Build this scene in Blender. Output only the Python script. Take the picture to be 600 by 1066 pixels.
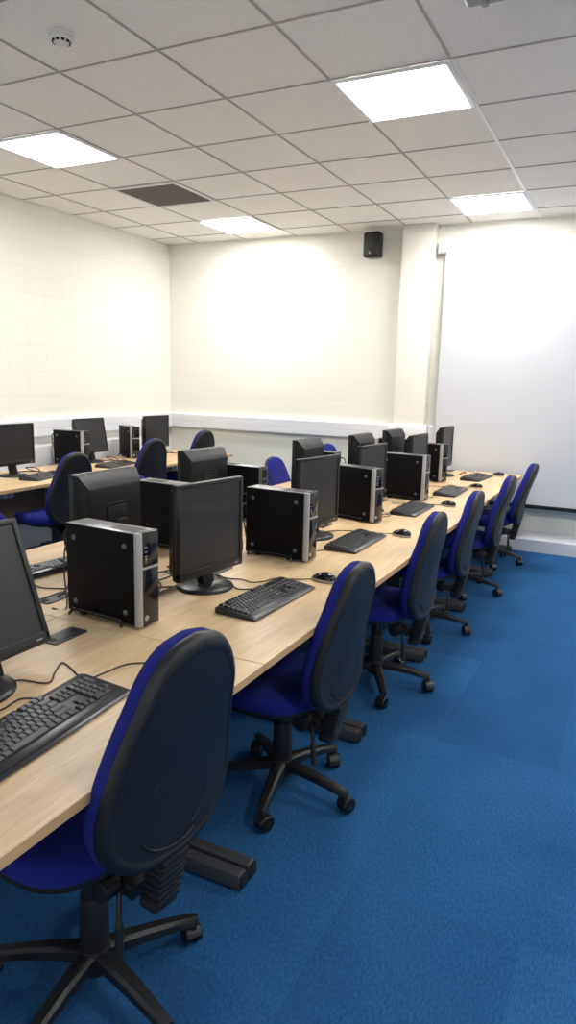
import bpy, bmesh, math, random
from mathutils import Vector, Matrix
random.seed(7)
PI = math.pi
for o in list(bpy.data.objects): bpy.data.objects.remove(o)
S = bpy.context.scene
COL = S.collection

# ------------------------------------------------------------------ camera
cd = bpy.data.cameras.new('camera'); cam = bpy.data.objects.new('camera', cd); COL.objects.link(cam)
yaw, pitch, roll = 4.57022859e-01, -1.86673738e-01, 2.56090110e-02
fw = Vector((-math.sin(yaw)*math.cos(pitch), math.cos(yaw)*math.cos(pitch), math.sin(pitch)))
rt = Vector((math.cos(yaw), math.sin(yaw), 0)); up = rt.cross(fw)
r2 = math.cos(roll)*rt + math.sin(roll)*up; u2 = -math.sin(roll)*rt + math.cos(roll)*up
mw = Matrix((( r2.x, u2.x, -fw.x, 1.53628), (r2.y, u2.y, -fw.y, -2.8692), (r2.z, u2.z, -fw.z, 1.53), (0, 0, 0, 1)))
cam.matrix_world = mw
cd.sensor_fit = 'HORIZONTAL'; cd.sensor_width = 36.0; cd.lens = 36.0*724.117/600.0
cd.clip_start = 0.02; cd.clip_end = 60
S.camera = cam

# ------------------------------------------------------------------ world + exposure
W = bpy.data.worlds.new('world'); S.world = W; W.use_nodes = True
W.node_tree.nodes['Background'].inputs[0].default_value = (0.75, 0.85, 1.0, 1)
W.node_tree.nodes['Background'].inputs[1].default_value = 0.6
S.view_settings.view_transform = 'Standard'; S.view_settings.look = 'None'
S.view_settings.gamma = 1.0; S.view_settings.use_curve_mapping = False
S.view_settings.exposure = 0.98
LIGHT = 20.0           # strength of the ceiling panels
FILL = 0.3           # strength of the unseen fill lamps added behind the camera

# ------------------------------------------------------------------ materials
def mat(name, col, rough=0.5, metal=0.0, spec=0.5, bump=None, var=None, coat=0.0):
    m = bpy.data.materials.new(name); m.use_nodes = True
    nt = m.node_tree; b = nt.nodes['Principled BSDF']
    b.inputs['Base Color'].default_value = (*col, 1); b.inputs['Roughness'].default_value = rough
    b.inputs['Metallic'].default_value = metal; b.inputs['Specular IOR Level'].default_value = spec
    b.inputs['Coat Weight'].default_value = coat
    if bump or var:
        tc = nt.nodes.new('ShaderNodeTexCoord'); nz = nt.nodes.new('ShaderNodeTexNoise')
        sc, st = bump if bump else (var[0], 0)
        nz.inputs['Scale'].default_value = sc; nz.inputs['Detail'].default_value = 3
        nt.links.new(tc.outputs['Object'], nz.inputs['Vector'])
        if bump:
            bp = nt.nodes.new('ShaderNodeBump'); bp.inputs['Strength'].default_value = st; bp.inputs['Distance'].default_value = 0.002
            nt.links.new(nz.outputs['Fac'], bp.inputs['Height']); nt.links.new(bp.outputs['Normal'], b.inputs['Normal'])
        if var:
            n2 = nt.nodes.new('ShaderNodeTexNoise'); n2.inputs['Scale'].default_value = var[0]; n2.inputs['Detail'].default_value = 4
            nt.links.new(tc.outputs['Object'], n2.inputs['Vector'])
            cr = nt.nodes.new('ShaderNodeValToRGB')
            cr.color_ramp.elements[0].position = 0.35; cr.color_ramp.elements[1].position = 0.65
            cr.color_ramp.elements[0].color = (*[c*(1-var[1]) for c in col], 1)
            cr.color_ramp.elements[1].color = (*[min(1, c*(1+var[1])) for c in col], 1)
            nt.links.new(n2.outputs['Fac'], cr.inputs['Fac']); nt.links.new(cr.outputs['Color'], b.inputs['Base Color'])
    return m

def emis(name, col, s):
    m = bpy.data.materials.new(name); m.use_nodes = True; nt = m.node_tree
    nt.nodes.remove(nt.nodes['Principled BSDF'])
    e = nt.nodes.new('ShaderNodeEmission'); e.inputs[0].default_value = (*col, 1); e.inputs[1].default_value = s
    nt.links.new(e.outputs[0], nt.nodes['Material Output'].inputs[0]); return m

M = {}
M['plastic'] = mat('black_plastic', (0.010, 0.010, 0.011), 0.45, bump=(900, 0.25))
M['shell'] = mat('chair_shell_plastic', (0.011, 0.0115, 0.014), 0.45, spec=0.4, bump=(500, 0.4))
M['chairbase'] = mat('chair_base_nylon', (0.010, 0.010, 0.011), 0.42, bump=(700, 0.3))
M['case'] = mat('computer_case_paint', (0.006, 0.0055, 0.006), 0.5, spec=0.08)
M['gloss'] = mat('glossy_black_plastic', (0.008, 0.008, 0.009), 0.12)
M['screen'] = mat('lcd_screen', (0.009, 0.009, 0.010), 0.42, spec=0.55)
M['bezel'] = mat('monitor_bezel', (0.012, 0.012, 0.013), 0.36, spec=0.4)
M['housing'] = mat('monitor_housing', (0.008, 0.008, 0.009), 0.36, spec=0.3, bump=(800, 0.2))
M['silver'] = mat('silver_bezel', (0.38, 0.375, 0.37), 0.45, metal=0.25)
M['zinc'] = mat('zinc_steel', (0.35, 0.36, 0.38), 0.32, metal=0.8, bump=(60, 0.1))
M['casetop'] = mat('brushed_grey_steel', (0.20, 0.20, 0.21), 0.35, metal=0.75)
M['rubber'] = mat('grey_rubber', (0.11, 0.11, 0.115), 0.6)
M['dark'] = mat('dark_recess', (0.004, 0.004, 0.004), 0.8)
M['key'] = mat('key_plastic', (0.014, 0.014, 0.016), 0.34)
M['keydeck'] = mat('keyboard_deck', (0.020, 0.020, 0.023), 0.33)
M['cable'] = mat('black_cable', (0.012, 0.012, 0.012), 0.5)
M['cablegrey'] = mat('grey_cable', (0.10, 0.10, 0.11), 0.5)
M['frame'] = mat('desk_frame_steel', (0.045, 0.045, 0.050), 0.45, bump=(600, 0.2))
M['arm'] = mat('desk_arm_grey', (0.20, 0.22, 0.25), 0.4)
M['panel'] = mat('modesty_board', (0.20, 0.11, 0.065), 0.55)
M['edge'] = mat('desk_edge_strip', (0.56, 0.35, 0.18), 0.45)
M['white'] = mat('white_upvc', (0.74, 0.75, 0.78), 0.35)
M['skirt'] = mat('white_skirting', (0.62, 0.64, 0.68), 0.4, bump=(200, 0.1))
M['screencloth'] = mat('projection_cloth', (0.62, 0.635, 0.67), 0.8)
M['tbar'] = mat('ceiling_tbar', (0.40, 0.37, 0.34), 0.5)  # grey-brown tone carries the recess shadow along the bars
M['tbarwhite'] = mat('ceiling_tbar_white', (0.82, 0.82, 0.82), 0.4)
M['vent'] = mat('vent_mesh', (0.22, 0.20, 0.18), 0.6, bump=(400, 0.6))
M['detector'] = mat('detector_plastic', (0.72, 0.70, 0.66), 0.4)
M['projector'] = mat('projector_plastic', (0.10, 0.12, 0.16), 0.45)
M['orange'] = mat('orange_plug', (0.45, 0.13, 0.03), 0.4)
M['led'] = mat('amber_indicator', (0.30, 0.12, 0.04), 0.5)
M['blueport'] = mat('blue_socket', (0.08, 0.15, 0.55), 0.4)
M['wallpaint'] = mat('plain_cream_paint', (0.83, 0.815, 0.735), 0.6, bump=(90, 0.15))
M['diffuser'] = emis('lit_diffuser', (1.0, 0.985, 0.96), LIGHT)

def fabric():
    m = mat('blue_fabric', (0.013, 0.018, 0.21), 0.9, spec=0.2, bump=(1400, 0.8), var=(600, 0.18))
    m.node_tree.nodes['Principled BSDF'].inputs['Sheen Weight'].default_value = 0.03
    return m
M['fabric'] = fabric()

def ceiling_tile():
    m = mat('mineral_tile', (0.88, 0.86, 0.82), 0.9, spec=0.1, bump=(260, 0.7), var=(190, 0.07)); return m
M['tile'] = ceiling_tile()

def blockwall(name, axis, col, zoff):
    m = bpy.data.materials.new(name); m.use_nodes = True; nt = m.node_tree; b = nt.nodes['Principled BSDF']
    b.inputs['Roughness'].default_value = 0.55
    b.inputs['Specular IOR Level'].default_value = 0.3
    g = nt.nodes.new('ShaderNodeNewGeometry'); sp = nt.nodes.new('ShaderNodeSeparateXYZ'); cb = nt.nodes.new('ShaderNodeCombineXYZ')
    ad = nt.nodes.new('ShaderNodeMath'); ad.operation = 'ADD'; ad.inputs[1].default_value = -zoff
    nt.links.new(g.outputs['Position'], sp.inputs[0])
    nt.links.new(sp.outputs[axis], cb.inputs[0]); nt.links.new(sp.outputs['Z'], ad.inputs[0]); nt.links.new(ad.outputs[0], cb.inputs[1])
    br = nt.nodes.new('ShaderNodeTexBrick'); br.inputs['Scale'].default_value = 1.0
    br.inputs['Brick Width'].default_value = 0.45; br.inputs['Row Height'].default_value = 0.225
    br.inputs['Mortar Size'].default_value = 0.004; br.inputs['Mortar Smooth'].default_value = 0.6
    br.inputs['Color1'].default_value = (*col, 1); br.inputs['Color2'].default_value = (*[c*0.985 for c in col], 1)
    br.inputs['Mortar'].default_value = (*[c*0.93 for c in col], 1)
    nt.links.new(cb.outputs[0], br.inputs['Vector']); nt.links.new(br.outputs['Color'], b.inputs['Base Color'])
    nz = nt.nodes.new('ShaderNodeTexNoise'); nz.inputs['Scale'].default_value = 70; nz.inputs['Detail'].default_value = 4
    nt.links.new(g.outputs['Position'], nz.inputs['Vector'])
    ml = nt.nodes.new('ShaderNodeMath'); ml.operation = 'MULTIPLY_ADD'; ml.inputs[1].default_value = -1.0
    sc = nt.nodes.new('ShaderNodeMath'); sc.operation = 'MULTIPLY'; sc.inputs[1].default_value = 0.18
    nt.links.new(nz.outputs['Fac'], sc.inputs[0]); nt.links.new(br.outputs['Fac'], ml.inputs[0]); nt.links.new(sc.outputs[0], ml.inputs[2])
    bp = nt.nodes.new('ShaderNodeBump'); bp.inputs['Strength'].default_value = 0.35; bp.inputs['Distance'].default_value = 0.003
    nt.links.new(ml.outputs[0], bp.inputs['Height']); nt.links.new(bp.outputs['Normal'], b.inputs['Normal'])
    return m
CREAM = (0.83, 0.815, 0.735)
M['wall_y'] = blockwall('painted_block_far', 'X', CREAM, 0.205)
M['wall_x'] = blockwall('painted_block_side', 'Y', CREAM, 0.205)

def wood():
    m = bpy.data.materials.new('beech_laminate'); m.use_nodes = True; nt = m.node_tree; b = nt.nodes['Principled BSDF']
    b.inputs['Roughness'].default_value = 0.38; b.inputs['Specular IOR Level'].default_value = 0.45
    tc = nt.nodes.new('ShaderNodeTexCoord'); oi = nt.nodes.new('ShaderNodeObjectInfo')
    mp = nt.nodes.new('ShaderNodeMapping'); mp.inputs['Scale'].default_value = (16, 1.6, 8)
    ad = nt.nodes.new('ShaderNodeVectorMath'); ad.operation = 'ADD'
    ms = nt.nodes.new('ShaderNodeVectorMath'); ms.operation = 'SCALE'; ms.inputs[0].default_value = (7.3, 3.1, 5.7)
    nt.links.new(oi.outputs['Random'], ms.inputs['Scale']); nt.links.new(tc.outputs['Object'], ad.inputs[0]); nt.links.new(ms.outputs[0], ad.inputs[1])
    nt.links.new(ad.outputs[0], mp.inputs[0])
    n = nt.nodes.new('ShaderNodeTexNoise'); n.inputs['Scale'].default_value = 1.3; n.inputs['Detail'].default_value = 5; n.inputs['Roughness'].default_value = 0.55; n.inputs['Distortion'].default_value = 0.6
    nt.links.new(mp.outputs[0], n.inputs['Vector'])
    cr = nt.nodes.new('ShaderNodeValToRGB'); e = cr.color_ramp.elements
    e[0].position = 0.30; e[0].color = (0.66, 0.45, 0.245, 1); e[1].position = 0.72; e[1].color = (0.82, 0.61, 0.37, 1)
    nt.links.new(n.outputs['Fac'], cr.inputs['Fac'])
    m2 = nt.nodes.new('ShaderNodeMapping'); m2.inputs['Scale'].default_value = (160, 9, 10)
    nt.links.new(ad.outputs[0], m2.inputs[0])
    n2 = nt.nodes.new('ShaderNodeTexNoise'); n2.inputs['Scale'].default_value = 1.0; n2.inputs['Detail'].default_value = 2
    nt.links.new(m2.outputs[0], n2.inputs['Vector'])
    mx = nt.nodes.new('ShaderNodeMix'); mx.data_type = 'RGBA'; mx.blend_type = 'MULTIPLY'; mx.inputs[0].default_value = 0.35
    c2 = nt.nodes.new('ShaderNodeValToRGB'); c2.color_ramp.elements[0].position = 0.35; c2.color_ramp.elements[0].color = (0.72, 0.66, 0.58, 1); c2.color_ramp.elements[1].position = 0.6
    nt.links.new(n2.outputs['Fac'], c2.inputs['Fac'])
    nt.links.new(cr.outputs['Color'], mx.inputs[6]); nt.links.new(c2.outputs['Color'], mx.inputs[7])
    nt.links.new(mx.outputs[2], b.inputs['Base Color'])
    return m
M['wood'] = wood()

def carpet():
    m = bpy.data.materials.new('blue_carpet_tiles'); m.use_nodes = True; nt = m.node_tree; b = nt.nodes['Principled BSDF']
    b.inputs['Roughness'].default_value = 0.95; b.inputs['Specular IOR Level'].default_value = 0.1
    g = nt.nodes.new('ShaderNodeNewGeometry')
    off = nt.nodes.new('ShaderNodeMapping'); off.inputs['Location'].default_value = (20.1, 20.05, 0.3)
    nt.links.new(g.outputs['Position'], off.inputs[0])
    dv = nt.nodes.new('ShaderNodeVectorMath'); dv.operation = 'SCALE'; dv.inputs['Scale'].default_value = 2.0
    fl = nt.nodes.new('ShaderNodeVectorMath'); fl.operation = 'FLOOR'
    wn = nt.nodes.new('ShaderNodeTexWhiteNoise'); wn.noise_dimensions = '3D'
    nt.links.new(off.outputs[0], dv.inputs[0]); nt.links.new(dv.outputs[0], fl.inputs[0]); nt.links.new(fl.outputs[0], wn.inputs['Vector'])
    cr = nt.nodes.new('ShaderNodeValToRGB'); e = cr.color_ramp.elements
    e[0].position = 0.0; e[0].color = (0.024, 0.110, 0.270, 1); e[1].position = 1.0; e[1].color = (0.030, 0.136, 0.318, 1)
    nt.links.new(wn.outputs['Value'], cr.inputs['Fac'])
    # tufted loops, ribbed diagonally
    mp = nt.nodes.new('ShaderNodeMapping'); mp.inputs['Rotation'].default_value = (0, 0, 0.6); mp.inputs['Scale'].default_value = (170, 60, 1)
    nt.links.new(g.outputs['Position'], mp.inputs[0])
    n = nt.nodes.new('ShaderNodeTexNoise'); n.inputs['Scale'].default_value = 1.0; n.inputs['Detail'].default_value = 2
    nt.links.new(mp.outputs[0], n.inputs['Vector'])
    n3 = nt.nodes.new('ShaderNodeTexNoise'); n3.inputs['Scale'].default_value = 2.2; n3.inputs['Detail'].default_value = 5
    nt.links.new(g.outputs['Position'], n3.inputs['Vector'])
    c2 = nt.nodes.new('ShaderNodeValToRGB'); c2.color_ramp.elements[0].position = 0.3; c2.color_ramp.elements[0].color = (0.50, 0.56, 0.62, 1); c2.color_ramp.elements[1].position = 0.7; c2.color_ramp.elements[1].color = (1.0, 1.0, 1.0, 1)
    nt.links.new(n.outputs['Fac'], c2.inputs['Fac'])
    c3 = nt.nodes.new('ShaderNodeValToRGB'); c3.color_ramp.elements[0].position = 0.35; c3.color_ramp.elements[0].color = (0.84, 0.86, 0.88, 1); c3.color_ramp.elements[1].position = 0.65
    nt.links.new(n3.outputs['Fac'], c3.inputs['Fac'])
    mx = nt.nodes.new('ShaderNodeMix'); mx.data_type = 'RGBA'; mx.blend_type = 'MULTIPLY'; mx.inputs[0].default_value = 0.95
    nt.links.new(cr.outputs['Color'], mx.inputs[6]); nt.links.new(c2.outputs['Color'], mx.inputs[7])
    my = nt.nodes.new('ShaderNodeMix'); my.data_type = 'RGBA'; my.blend_type = 'MULTIPLY'; my.inputs[0].default_value = 1.0
    nt.links.new(mx.outputs[2], my.inputs[6]); nt.links.new(c3.outputs['Color'], my.inputs[7])
    nt.links.new(my.outputs[2], b.inputs['Base Color'])
    bp = nt.nodes.new('ShaderNodeBump'); bp.inputs['Strength'].default_value = 0.5; bp.inputs['Distance'].default_value = 0.003
    nt.links.new(n.outputs['Fac'], bp.inputs['Height']); nt.links.new(bp.outputs['Normal'], b.inputs['Normal'])
    return m
M['carpet'] = carpet()

# ------------------------------------------------------------------ mesh helpers
class MB:
    def __init__(s): s.bm = bmesh.new(); s.mats = []
    def mi(s, m):
        if m not in s.mats: s.mats.append(m)
        return s.mats.index(m)
    def _merge(s, t, m, mx=None):
        k = s.mi(m)
        for f in t.faces: f.material_index = k
        if mx is not None: t.transform(mx)
        me = bpy.data.meshes.new('tmp'); t.to_mesh(me); t.free(); s.bm.from_mesh(me); bpy.data.meshes.remove(me)
    def box(s, x0, x1, y0, y1, z0, z1, m, bev=0.0, seg=2, mx=None):
        t = bmesh.new(); bmesh.ops.create_cube(t, size=1)
        for v in t.verts: v.co = Vector((x0+(v.co.x+.5)*(x1-x0), y0+(v.co.y+.5)*(y1-y0), z0+(v.co.z+.5)*(z1-z0)))
        if bev: bmesh.ops.bevel(t, geom=t.edges[:], offset=bev, segments=seg, affect='EDGES', profile=0.5)
        s._merge(t, m, mx); return s
    def cyl(s, p, q, r, m, r2=None, n=20, bev=0.0):
        p = Vector(p); q = Vector(q); d = q-p; t = bmesh.new()
        bmesh.ops.create_cone(t, cap_ends=True, segments=n, radius1=r, radius2=r if r2 is None else r2, depth=d.length)
        if bev:
            es = [e for e in t.edges if abs(e.verts[0].co.z-e.verts[1].co.z) < 1e-6]
            bmesh.ops.bevel(t, geom=es, offset=bev, segments=2, affect='EDGES', profile=0.5)
        mx = Matrix.Translation((p+q)/2) @ d.to_track_quat('Z', 'Y').to_matrix().to_4x4()
        s._merge(t, m, mx); return s
    def prism(s, pts, axis, a, b, m, bev=0.0, mx=None):
        # pts = 2-D outline; axis 'y': pts are (x,z) extruded along y; 'z': (x,y); 'x': (y,z)
        t = bmesh.new()
        def P(u, v, w): return {'y': (u, w, v), 'z': (u, v, w), 'x': (w, u, v)}[axis]
        A = [t.verts.new(P(u, v, a)) for u, v in pts]; B = [t.verts.new(P(u, v, b)) for u, v in pts]
        t.faces.new(A); t.faces.new(B[::-1]); n = len(pts)
        for i in range(n): t.faces.new((A[i], B[i], B[(i+1) % n], A[(i+1) % n]))
        bmesh.ops.recalc_face_normals(t, faces=t.faces[:])
        if bev: bmesh.ops.bevel(t, geom=t.edges[:], offset=bev, segments=2, affect='EDGES', profile=0.5)
        s._merge(t, m, mx); return s
    def tube(s, pts, r, m, n=8, smooth=True, closed=False, flat=1.0):
        pts = [Vector(p) for p in pts]
        if smooth and len(pts) > 2: pts = spline(pts, 6)
        t = bmesh.new(); rings = []
        for i, p in enumerate(pts):
            d = (pts[min(i+1, len(pts)-1)]-pts[max(i-1, 0)]).normalized()
            a = d.cross(Vector((0, 0, 1)))
            if a.length < 0.05: a = d.cross(Vector((0, 1, 0)))
            a.normalize(); b = a.cross(d)
            rr = r[i*len(r)//len(pts)] if isinstance(r, (list, tuple)) else r
            rings.append([t.verts.new(p+a*math.cos(2*PI*k/n)*rr+b*math.sin(2*PI*k/n)*rr*flat) for k in range(n)])
        for i in range(len(rings)-1):
            for k in range(n): t.faces.new((rings[i][k], rings[i][(k+1) % n], rings[i+1][(k+1) % n], rings[i+1][k]))
        t.faces.new(rings[0][::-1]); t.faces.new(rings[-1])
        bmesh.ops.recalc_face_normals(t, faces=t.faces[:])
        s._merge(t, m); return s
    def rings(s, loops, m, cap0=True, cap1=True):
        t = bmesh.new(); R = [[t.verts.new(p) for p in L] for L in loops]; n = len(loops[0])
        for i in range(len(R)-1):
            for k in range(n): t.faces.new((R[i][k], R[i][(k+1) % n], R[i+1][(k+1) % n], R[i+1][k]))
        if cap0: t.faces.new(R[0][::-1])
        if cap1: t.faces.new(R[-1])
        bmesh.ops.recalc_face_normals(t, faces=t.faces[:])
        s._merge(t, m); return s
    def mesh(s, name, ang=35):
        me = bpy.data.meshes.new(name); s.bm.to_mesh(me); s.bm.free()
        for m in s.mats: me.materials.append(m)
        for p in me.polygons: p.use_smooth = True
        me.set_sharp_from_angle(angle=math.radians(ang))
        return me

def spline(P, k):
    out = []
    for i in range(len(P)-1):
        a = P[max(i-1, 0)]; b = P[i]; c = P[i+1]; d = P[min(i+2, len(P)-1)]
        for j in range(k):
            t = j/k
            out.append(0.5*((2*b)+(c-a)*t+(2*a-5*b+4*c-d)*t*t+(3*b-a-3*c+d)*t**3))
    out.append(P[-1]); return out

def link(name, me, parent=None, loc=(0, 0, 0), rot=(0, 0, 0), label=None):
    o = bpy.data.objects.new(name, me); COL.objects.link(o); o.parent = parent
    o.location = loc; o.rotation_euler = rot
    if label: o['label'] = label
    return o
def thing(name, label, cat, loc=(0, 0, 0), rz=0, group=None):
    o = bpy.data.objects.new(name, None); COL.objects.link(o); o.location = loc; o.rotation_euler = (0, 0, rz)
    o.empty_display_size = 0.1
    tag(o, label, cat, group); return o
def tag(o, label, cat, group=None):
    o['label'] = label; o['category'] = cat
    if group: o['group'] = group
    return o
def struct(name, mb, label=None, cat=None, ang=35):
    o = link(name, mb.mesh(name, ang)); o['kind'] = 'structure'
    if label: o['label'] = label
    if cat: o['category'] = cat
    return o

# ------------------------------------------------------------------ room shell
XL, XR, YF, YB, H = -3.40, 4.25, 3.95, -4.5, 3.003
struct('floor', MB().box(XL-.2, XR+.2, YB-.2, YF+.2, -0.1, 0, M['carpet']), 'blue carpet tile floor', 'floor')
struct('ceiling', MB().box(XL-.2, XR+.2, YB-.2, YF+.2, H, H+.08, M['tile']), 'suspended ceiling of grey mineral tiles', 'ceiling')
struct('wall_back', MB().box(XL-.2, XR+.2, YF, YF+.15, 0, H, M['wall_y']), 'cream painted block wall behind the projection screen', 'wall')
struct('wall_left', MB().box(XL-.15, XL, YB, YF, 0, H, M['wall_x']), 'cream painted block wall on the left', 'wall')
struct('wall_right', MB().box(XR, XR+.15, YB, YF, 0, H, M['wall_x']), 'cream painted block wall out of frame on the right', 'wall')
# front wall (behind the camera) with two added openings for the fill lamps
wf = MB()
wins = [(-2.6, -0.6), (0.6, 2.9)]
zs, ze = 1.0, 2.4
wf.box(XL, XR, YB-.15, YB, 0, zs, M['wall_y']); wf.box(XL, XR, YB-.15, YB, ze, H, M['wall_y'])
xs = [XL, wins[0][0], wins[0][1], wins[1][0], wins[1][1], XR]
for a, b in ((0, 1), (2, 3), (4, 5)): wf.box(xs[a], xs[b], YB-.15, YB, zs, ze, M['wall_y'])
struct('wall_front', wf, 'cream painted block wall behind the camera', 'wall')
for k, (a, b) in enumerate(wins):
    w = MB()
    for x0, x1 in ((a, a+.05), ((a+b)/2-.03, (a+b)/2+.03), (b-.05, b)): w.box(x0, x1, YB-.09, YB-.03, zs, ze, M['white'])
    w.box(a, b, YB-.09, YB-.03, zs, zs+.05, M['white']); w.box(a, b, YB-.09, YB-.03, ze-.05, ze, M['white'])
    struct('added_window_%d' % (k+1), w, 'white frame added behind the camera for the fill lamp', 'added_window')
    al = bpy.data.lights.new('fill_light', 'AREA'); al.shape = 'RECTANGLE'; al.size = b-a-.1; al.size_y = ze-zs-.1  # unseen area lamp added in each opening as frontal fill
    al.energy = FILL*(b-a)*(ze-zs)*10; al.color = (0.86, 0.93, 1.0)
    ao = bpy.data.objects.new('fill_light', al); COL.objects.link(ao); ao.location = ((a+b)/2, YB-.16, (zs+ze)/2); ao.rotation_euler = (PI/2, 0, 0)

# pilaster, skirting, trunking
struct('wall_pillar', MB().box(-0.62, -0.31, 3.83, YF, 0, H, M['wallpaint'], 0.004), 'cream pilaster beside the projection screen', 'pillar')
sk = [(0, 0), (-0.07, 0), (-0.07, 0.115), (-0.062, 0.122), (-0.012, 0.185), (0, 0.19)]
struct('baseboard_back', MB().prism([(YF+x, z) for x, z in sk], 'x', -0.31, XR, M['skirt']).prism([(YF+x, z) for x, z in sk], 'x', XL, -0.62, M['skirt'])
       .prism([(3.83+x*.5, z) for x, z in sk], 'x', -0.62, -0.31, M['skirt']), 'pale boxed skirting along the far wall', 'skirting')
struct('baseboard_left', MB().box(XL, XL+.19, YB, 3.25, 0, 0.895, M['white'], 0.006), 'white boxing along the foot of the left wall', 'boxing')
tr = [(0, 0.965), (-0.05, 0.965), (-0.06, 0.975), (-0.06, 1.035), (-0.056, 1.038), (-0.056, 1.042), (-0.06, 1.045), (-0.06, 1.115), (-0.045, 1.135), (0, 1.135)]
struct('trim_1', MB().prism([(YF+x, z) for x, z in tr], 'x', XL+.06, -0.62, M['white']), 'white dado trunking along the far wall', 'trunking')
struct('trim_2', MB().prism([(3.83+x*.7, z) for x, z in tr], 'x', -0.66, -0.27, M['white']).box(-.31, -.27, 3.82, YF, .965, 1.135, M['white'])
       .box(-.66, -.62, 3.82, YF-.06, .965, 1.135, M['white']), 'white trunking around the pilaster', 'trunking')
struct('trim_3', MB().prism([(XL-x, z) for x, z in tr], 'y', YB, YF, M['white']), 'white dado trunking along the left wall', 'trunking')
struct('trim_4', MB().prism([(YF+x, z) for x, z in tr], 'x', -0.27, XR, M['white']), 'white trunking behind the projection screen', 'trunking')

# ceiling T-bar grid (0.6 m)
G = 0.6
gb = MB(); gw = MB()
k = math.ceil(XL/G)
xg = []
while k*G < XR: xg.append(k*G); k += 1
yg = []; k = math.ceil(YB/G)
while k*G < YF: yg.append(k*G); k += 1
for x in xg:
    if abs(x-.6) < 1e-6:
        gb.box(x-.0055, x+.0055, YB, .62, H-.005, H+.001, M['tbar']); gw.box(x-.010, x+.010, .60, YF, H-.006, H+.001, M['tbarwhite'])
    else: gb.box(x-.0055, x+.0055, YB, YF, H-.005, H+.001, M['tbar'])
for y in yg: gb.box(XL, XR, y-.005, y+.005, H-.0045, H+.001, M['tbar'])
struct('trim_5', gb, 'metal grid of the suspended ceiling', 'ceiling grid')
struct('trim_6', gw, 'bright white ceiling grid bar running to the screen', 'ceiling grid')
wa = MB(); 
wa.box(XL, XR, YF-.02, YF, H-.008, H, M['wallpaint']); wa.box(XL, XL+.02, YB, YF, H-.008, H, M['wallpaint'])
struct('trim_7', wa, 'edge angle of the ceiling', 'ceiling edge')

# ------------------------------------------------------------------ ceiling fittings
lf = MB()
for a, b, c, d in ((0, .6, 0, .026), (0, .6, .574, .6), (0, .026, .026, .574), (.574, .6, .026, .574)):
    lf.box(a, b, c, d, -.012, -.001, M['tbarwhite'], 0.002)
lfm = lf.mesh('light_frame'); ldm = MB().box(.026, .574, .026, .574, -.009, -.004, M['diffuser']).mesh('light_diffuser')
lab = {(0, 1): 'big square lit ceiling panel nearest, above the front desks', (-4, 1): 'lit square ceiling panel cut off by the left edge',
       (-4, 5): 'lit ceiling panel above the far left corner', (0, 5): 'lit ceiling panel just before the projection screen'}
for i in (-4, 0, 4):
    for j in ((-3, 1, 5) if i == 4 else (1, 5)):
        t = thing('ceiling_light', lab.get((i, j), 'square lit ceiling panel out of frame, column %s row %s' % ({-4: 'left', 0: 'middle', 4: 'right'}[i], {-7: 'rearmost', -3: 'behind camera', 1: 'near', 5: 'far'}[j])),
                  'ceiling light', (i*G, j*G, H-.005), 0, 'square panel lights in the ceiling')
        link('frame', lfm, t); link('diffuser', ldm, t)
t = thing('ceiling_vent', 'dark square air vent grille set among the ceiling tiles', 'vent', (-4*G, 3*G, H-.005))
link('frame', lf_ := MB().box(.0, .6, 0, .02, -.012, -.001, M['tbarwhite']).box(.0, .6, .58, .6, -.012, -.001, M['tbarwhite']).box(0, .02, .02, .58, -.012, -.001, M['tbarwhite']).box(.58, .6, .02, .58, -.012, -.001, M['tbarwhite']).mesh('vent_frame'), t)
v = MB().box(.02, .58, .02, .58, -.004, -.001, M['vent'])
for q in range(27): v.box(.03+q*.02, .034+q*.02, .02, .58, -.009, -.003, M['vent'])
for q in range(27): v.box(.02, .58, .03+q*.02, .034+q*.02, -.008, -.003, M['vent'])
link('grille', v.mesh('vent_grille'), t)
t = thing('smoke_detector', 'small round white smoke detector on a ceiling tile', 'smoke detector', (-0.895, -0.30, H))
link('base', MB().cyl((0, 0, -.018), (0, 0, 0), .052, M['detector'], n=32, bev=.003).mesh('detector_base'), t)
hd = MB().cyl((0, 0, -.034), (0, 0, -.018), .042, M['detector'], r2=.046, n=32, bev=.002).cyl((0, 0, -.052), (0, 0, -.034), .026, M['detector'], r2=.040, n=32, bev=.003)
for q in range(10):
    a = 2*PI*q/10; c = Vector((math.cos(a)*.0375, math.sin(a)*.0375, -.039))
    hd.box(-.003, .003, -.007, .007, -.004, .004, M['dark'], mx=Matrix.Translation(c) @ Matrix.Rotation(a, 4, 'Z'))
link('sensor_head', hd.mesh('detector_head'), t)
# projector on a pole
t = thing('projector', 'blue grey projector hanging from the ceiling at the top edge', 'projector', (1.09, -0.50, 2.73))
pb = MB().box(-.185, .185, -.14, .14, 0, .10, M['projector'], .012, 3)
for q in range(8): pb.box(-.186, -.18, -.10+q*.022, -.09+q*.022, .02, .08, M['dark'])
link('body', pb.mesh('projector_body'), t)
link('lens', MB().cyl((.06, .13, .05), (.06, .165, .05), .034, M['gloss'], n=28, bev=.003).mesh('projector_lens'), t)
link('mount_pole', MB().cyl((0, 0, .10), (0, 0, H-2.73), .02, M['white']).cyl((0, 0, H-2.73-.012), (0, 0, H-2.73), .07, M['white'], n=28).mesh('projector_pole'), t)
link('foot', MB().cyl((-.12, .11, -.014), (-.12, .11, 0), .012, M['silver'], n=16, bev=.002).mesh('projector_foot'), t)
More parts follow.
